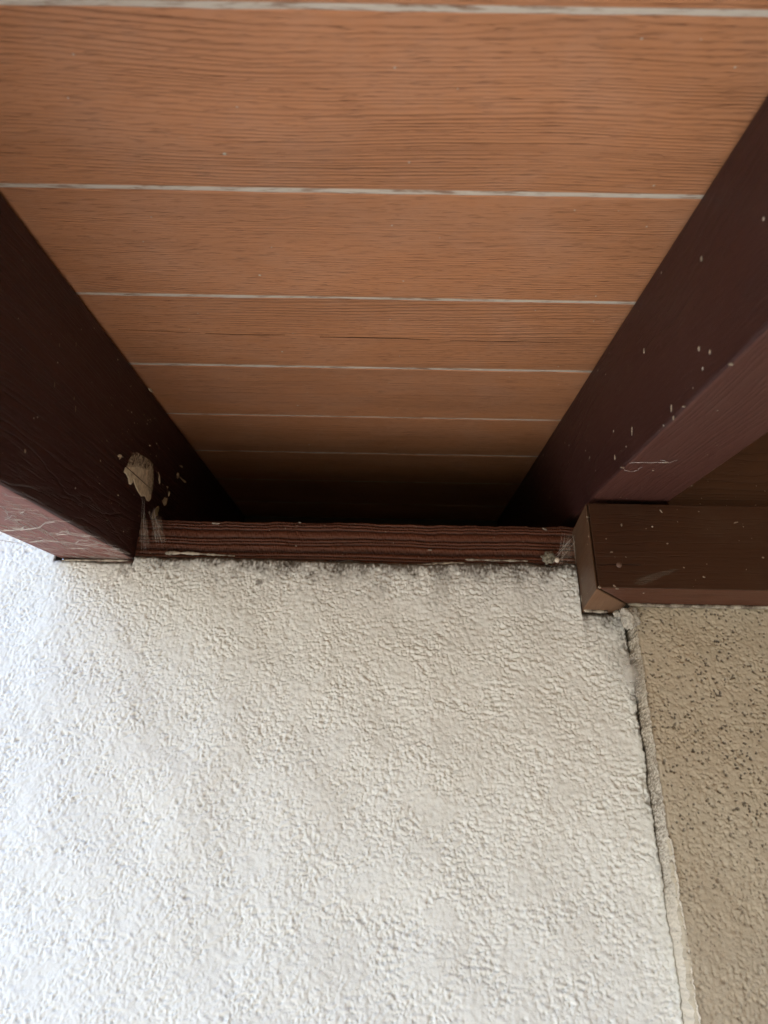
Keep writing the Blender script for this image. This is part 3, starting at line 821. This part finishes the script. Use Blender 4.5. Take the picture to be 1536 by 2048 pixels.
# the larger bits one can see singly on the right rafter and the beam
def bits(lst, plane_n, plane_d, nrm, parent, mat='fleck'):
    for i, (px, py, L, w, an) in enumerate(lst):
        c = W(on_plane(px, py, plane_n, plane_d))
        nrm_ = Vector(nrm); u = nrm_.orthogonal().normalized()
        bmx = bmesh.new(); bmesh.ops.create_icosphere(bmx, subdivisions=2, radius=1.0)
        d = RT * math.cos(an) - UP * math.sin(an); d = (d - nrm_ * d.dot(nrm_)).normalized(); e = nrm_.cross(d)
        r = random.Random(i * 7 + int(px))
        for v in bmx.verts:
            k = r.uniform(0.75, 1.15)
            v.co = d * v.co.x * L * k + e * v.co.y * w * k + nrm_ * v.co.z * w * 0.6
        child('debris_bit', to_mesh(bmx, 'debris_bit'), M[mat], parent, Matrix.Translation(c))
bits([(1343, 816, .0030, .0012, 1.4), (1347, 836, .0016, .0010, .6), (1264, 862, .0040, .0010, 1.35), (1288, 702, .0024, .0010, 2.1), (1398, 697, .0020, .0015, 1.2), (1420, 704, .0018, .0013, 1.2), (1230, 915, .0026, .0012, 1.5), (1403, 518, .0020, .0010, 1.7), (1196, 741, .0010, .0008, 0)], (1, 0, 0), XR, (-1, 0, 0), raf_r)
bits([(1462, 729, .0016, .0013, 1.0), (1368, 813, .0013, .0009, 1.0), (1330, 925, .0028, .0009, .2), (1245, 935, .0018, .0009, .7), (1306, 941, .0012, .0008, .2)], (0, -SN, CS), HR, (0, SN, -CS), raf_r)
bits([(1199, 1174, .0015, .0013, 0), (1229, 1172, .0016, .0009, .8), (1234, 1177, .0016, .0008, .3), (1322, 1022, .0022, .0008, 1.1), (1243, 1050, .0018, .0008, 1.6), (1472, 1045, .0024, .0007, 2.9), (1408, 1154, .0014, .0009, .5), (1223, 1104, .0014, .0006, 0), (1526, 1115, .0011, .0009, 0), (1175, 1034, .0011, .0009, 0), (1335, 1087, .001, .0008, 0)], (0, 1, 0), YB, (0, -1, 0), beam)
bits([(1089, 1058, .0026, .0010, .6), (432, 1047, .0045, .0010, .05), (600, 1045, .0016, .0008, .3), (860, 1100, .0022, .001, 0)], (0, 1, 0), YW + 0.004, (0, -1, 0), plate, 'caulk')
bits([(151, 818, .0030, .0007, 1.5), (148, 797, .0016, .0007, 1.1), (50, 902, .0016, .0011, 1.5), (109, 770, .0022, .0005, 2.2), (119, 690, .0014, .0006, .9), (152, 690, .0022, .0005, 2.1)], (1, 0, 0), XL, (1, 0, 0), raf_l)

# ------------------------------------------------------------------ cobwebs
def wander(a, b, n, amp, r, nrm=None):
    pts = []; off = Vector()
    for i in range(n):
        t = i / (n - 1)
        off = off * 0.7 + Vector((r.uniform(-1, 1), r.uniform(-1, 1), r.uniform(-1, 1))) * amp * 0.5
        o = off.copy()
        if nrm is not None: o = o - nrm * o.dot(nrm)
        pts.append(a.lerp(b, t) + o * math.sin(math.pi * min(1, t * 1.1 + 0.05)))
    return pts
# branching silk across the underside of the left rafter
def under_left(px, py): return W(on_plane(px, py, (0, -SN, CS), HL - 0.0006))
r = random.Random(5)
lines = []
main = [[(0, 1062), (40, 1060), (78, 1056), (98, 1066), (112, 1069), (134, 1068), (160, 1072), (180, 1074)],
        [(0, 1012), (12, 1020), (16, 1031)], [(28, 1036), (36, 1046), (48, 1053), (60, 1057)], [(38, 1022), (50, 1032)], [(40, 1026), (47, 1024)],
        [(0, 1050), (20, 1056), (50, 1058)], [(60, 1085), (90, 1080), (120, 1084), (150, 1088), (190, 1092)], [(98, 1066), (108, 1076), (116, 1079)],
        [(112, 1069), (126, 1062), (135, 1064)], [(134, 1060), (137, 1068)], [(78, 1056), (90, 1046), (110, 1044)], [(160, 1072), (185, 1080), (210, 1090)],
        [(120, 1084), (140, 1096), (180, 1098)], [(50, 1053), (40, 1058), (30, 1059)], [(20, 1070), (60, 1078), (96, 1086)], [(0, 1080), (40, 1086)],
        [(10, 1040), (24, 1030), (34, 1034)], [(150, 1088), (160, 1080), (176, 1083)], [(190, 1092), (220, 1098), (240, 1100)]]
nz_ = Vector((0, -SN, CS))
for pl in main:
    for a_, b_ in zip(pl[:-1], pl[1:]):
        for k in range(3):
            j = 1.6 * k
            A_ = under_left(a_[0] + r.uniform(-j, j), a_[1] + r.uniform(-j, j)); B_ = under_left(b_[0] + r.uniform(-j, j), b_[1] + r.uniform(-j, j))
            lines.append((wander(A_, B_, 6, 0.0012, r, nz_), 0.00022 if k == 0 else 0.00014))
for k in range(230):
    x = r.uniform(0, 230); y0 = 972 + 0.53 * x; y1 = min(1066 + 0.44 * x, 1117)
    y = y0 + (y1 - y0) * r.uniform(0.12, 0.98)
    ln_ = r.uniform(8, 46); sl = r.uniform(0.05, 0.75)
    lines.append((wander(under_left(x, y), under_left(x + ln_, min(y + ln_ * sl, 1118)), 7, 0.0014, r, nz_), r.uniform(0.00006, 0.00016)))
web = link('cobweb', tube_mesh('cobweb', lines, 3), M['silk'])
tag(web, 'branching white cobweb spread over the underside of the deeper rafter', 'cobweb')

def sheet(name, P, fade, mat, label, extra=None):
    me = grid_mesh(name, P, {'fade': fade})
    if not extra:
        o = link(name, me, M[mat]); return tag(o, label, 'cobweb')
    root = empty(name, Vector(P.reshape(-1, 3).mean(0)))
    child('silk_sheet', me, M[mat], root, Matrix(), True)
    child('silk_threads', tube_mesh('silk_threads', extra, 3), M['silk'], root, Matrix())
    return tag(root, label, 'cobweb')

# funnel hanging in the corner between left rafter and plate
def funnel(cx_px, top_px, bot_px, y, rad0, rad1, seed, n=26, m=30):
    r = np.random.default_rng(seed)
    a = np.array(W(on_plane(*top_px, (0, 1, 0), y))); b = np.array(W(on_plane(*bot_px, (0, 1, 0), y)))
    t = np.linspace(0, 1, m)[:, None]; th = np.linspace(-0.15 * math.pi, 1.15 * math.pi, n)[None, :]
    R = rad0 + (rad1 - rad0) * t ** 1.2 + 0.0010 * np.sin(th * 5 + t * 6 + seed)
    P = np.zeros((m, n, 3))
    for k in range(3): P[..., k] = a[k] + (b[k] - a[k]) * t
    P[..., 0] += R * np.cos(th); P[..., 1] -= R * np.sin(th) * 0.8
    fade = np.clip(np.sin(np.pi * np.clip(t, 0.0, 1)) ** 0.6 * np.clip(np.sin((th + 0.15 * math.pi) / 1.3), 0, 1) ** 0.7, 0, 1)
    return P, fade * np.ones((m, n))
r = random.Random(9)
def corner_threads(c0, c1, spread, n, y0, y1, rad=0.00011):
    out = []
    for _ in range(n):
        A_ = W(on_plane(c0[0] + r.uniform(-spread, spread), c0[1] + r.uniform(-spread, spread), (0, 1, 0), y0))
        B_ = W(on_plane(c1[0] + r.uniform(-spread, spread), c1[1] + r.uniform(-spread, spread), (0, 1, 0), y1))
        out.append((wander(A_, B_, 7, 0.0010, r), rad))
    return out
P, fd = funnel(0, (312, 1030), (320, 1088), YW - 0.004, 0.004, 0.0060, 1)
sheet('cobweb', P, fd, 'web_sheet', 'dusty funnel cobweb beside the left end of the ribbed plate', corner_threads((306, 1022), (320, 1086), 9, 9, YW - 0.008, YW, 0.00005))
P, fd = funnel(0, (288, 1035), (289, 1096), YW - 0.010, 0.003, 0.0042, 2)
sheet('cobweb', P, fd, 'web_sheet', 'thin grey cobweb tube at the lower corner of the deeper rafter', corner_threads((284, 1000), (288, 1098), 5, 5, YW - 0.016, YW - 0.004, 0.00005))

# grey fluff and web at the right end of the plate
def fluffball(name, px, py, y, sx, sy, sz, seed, mat, parent=None, sub=4, rough=0.35):
    bmx = bmesh.new(); bmesh.ops.create_icosphere(bmx, subdivisions=sub, radius=1.0)
    rr = random.Random(seed)
    ph = [(Vector((rr.uniform(-1, 1), rr.uniform(-1, 1), rr.uniform(-1, 1))) * k, rr.uniform(0, 6), 1.0 / (1 + 0.25 * k)) for k in (2, 3, 4, 6, 8, 11, 14)]
    for v in bmx.verts:
        n_ = sum(math.sin(a_.dot(v.co) * 2 + b_) * w_ for a_, b_, w_ in ph) * rough * 0.4 + rr.uniform(-0.05, 0.05)
        v.co = v.co * (1 + n_)
        v.co.x *= sx; v.co.y *= sy; v.co.z *= sz
    o = link(name, to_mesh(bmx, name), M[mat], None, Matrix.Translation(W(on_plane(px, py, (0, 1, 0), y))), True)
    return o
tag(fluffball('debris_clump', 1096, 1116, YW - 0.003, 0.0062, 0.004, 0.0062, 3, 'fluff', rough=0.5), 'grey brown clump of debris at the right end of the ribbed plate', 'debris')
tag(fluffball('spider_egg_sac', 1114, 1120, YW - 0.009, 0.0024, 0.0024, 0.0026, 4, 'egg', sub=3, rough=0.06), 'tiny pale round egg sac in the web beside the grey debris clump', 'egg sac')
P, fd = funnel(0, (1140, 1068), (1132, 1138), YW - 0.006, 0.004, 0.0105, 4)
sheet('cobweb', P, fd, 'web_sheet', 'grey cobweb stretched between the ribbed plate and the beam return', corner_threads((1138, 1075), (1112, 1130), 14, 14, YW - 0.010, YW - 0.002, 0.00006))
# white silk retreat across the crack
m_, n_ = 26, 26
u_ = np.linspace(-1, 1, n_)[None, :]; v_ = np.linspace(-1, 1, m_)[:, None]
cpt = W(on_plane(1254, 1352, (0, 1, 0), YW - 0.004))
P = np.zeros((m_, n_, 3))
P[..., 0] = cpt.x + 0.0165 * u_ + 0.004 * v_ * -1
P[..., 2] = cpt.z + 0.026 * v_
P[..., 1] = YW - 0.0035 - 0.010 * np.clip(1 - u_ ** 2 - v_ ** 2, 0, 1) - 0.006 * (u_ + 1) / 2
fade = np.clip(1.15 - np.sqrt(u_ ** 2 + v_ ** 2), 0, 1) ** 1.3
sheet('cobweb', P, fade, 'web_sheet_pale', 'cloudy white cobweb patch over the crack between the two walls', [(wander(W(on_plane(1225 + r.uniform(-10, 20), 1330 + r.uniform(-10, 60), (0, 1, 0), YW - 0.002)), W(on_plane(1280 + r.uniform(-6, 4), 1320 + r.uniform(-20, 70), (0, 1, 0), YT - 0.002)), 7, 0.0012, r), 0.0001) for _ in range(16)])
# stray threads under the right rafter
lines = []
def under_right(px, py): return W(on_plane(px, py, (0, -SN, CS), HR - 0.0012))
for pl in ([(1245, 936), (1262, 944), (1275, 941), (1285, 934)], [(1258, 926), (1290, 925), (1330, 925)], [(1320, 920), (1340, 926), (1355, 920)]):
    for a_, b_ in zip(pl[:-1], pl[1:]):
        lines.append((wander(under_right(*a_), under_right(*b_), 8, 0.0022, r, nz_), 0.00013))
web = link('cobweb', tube_mesh('cobweb', lines, 3), M['silk'])
tag(web, 'few stray silk threads under the shallower rafter near the boxed beam', 'cobweb')

# crumbled mortar lump under the mitre
tag(fluffball('mortar_lump', 1262, 1236, YT - 0.002, 0.0075, 0.006, 0.0095, 12, 'lump', rough=0.55), 'crumbly pale mortar lump below the mitred corner of the boxed beam', 'mortar')
tag(fluffball('mortar_lump', 1236, 1228, YW - 0.002, 0.0038, 0.003, 0.0030, 14, 'lump', rough=0.5), 'small curl of mortar beside the larger lump, under the beam return', 'mortar')
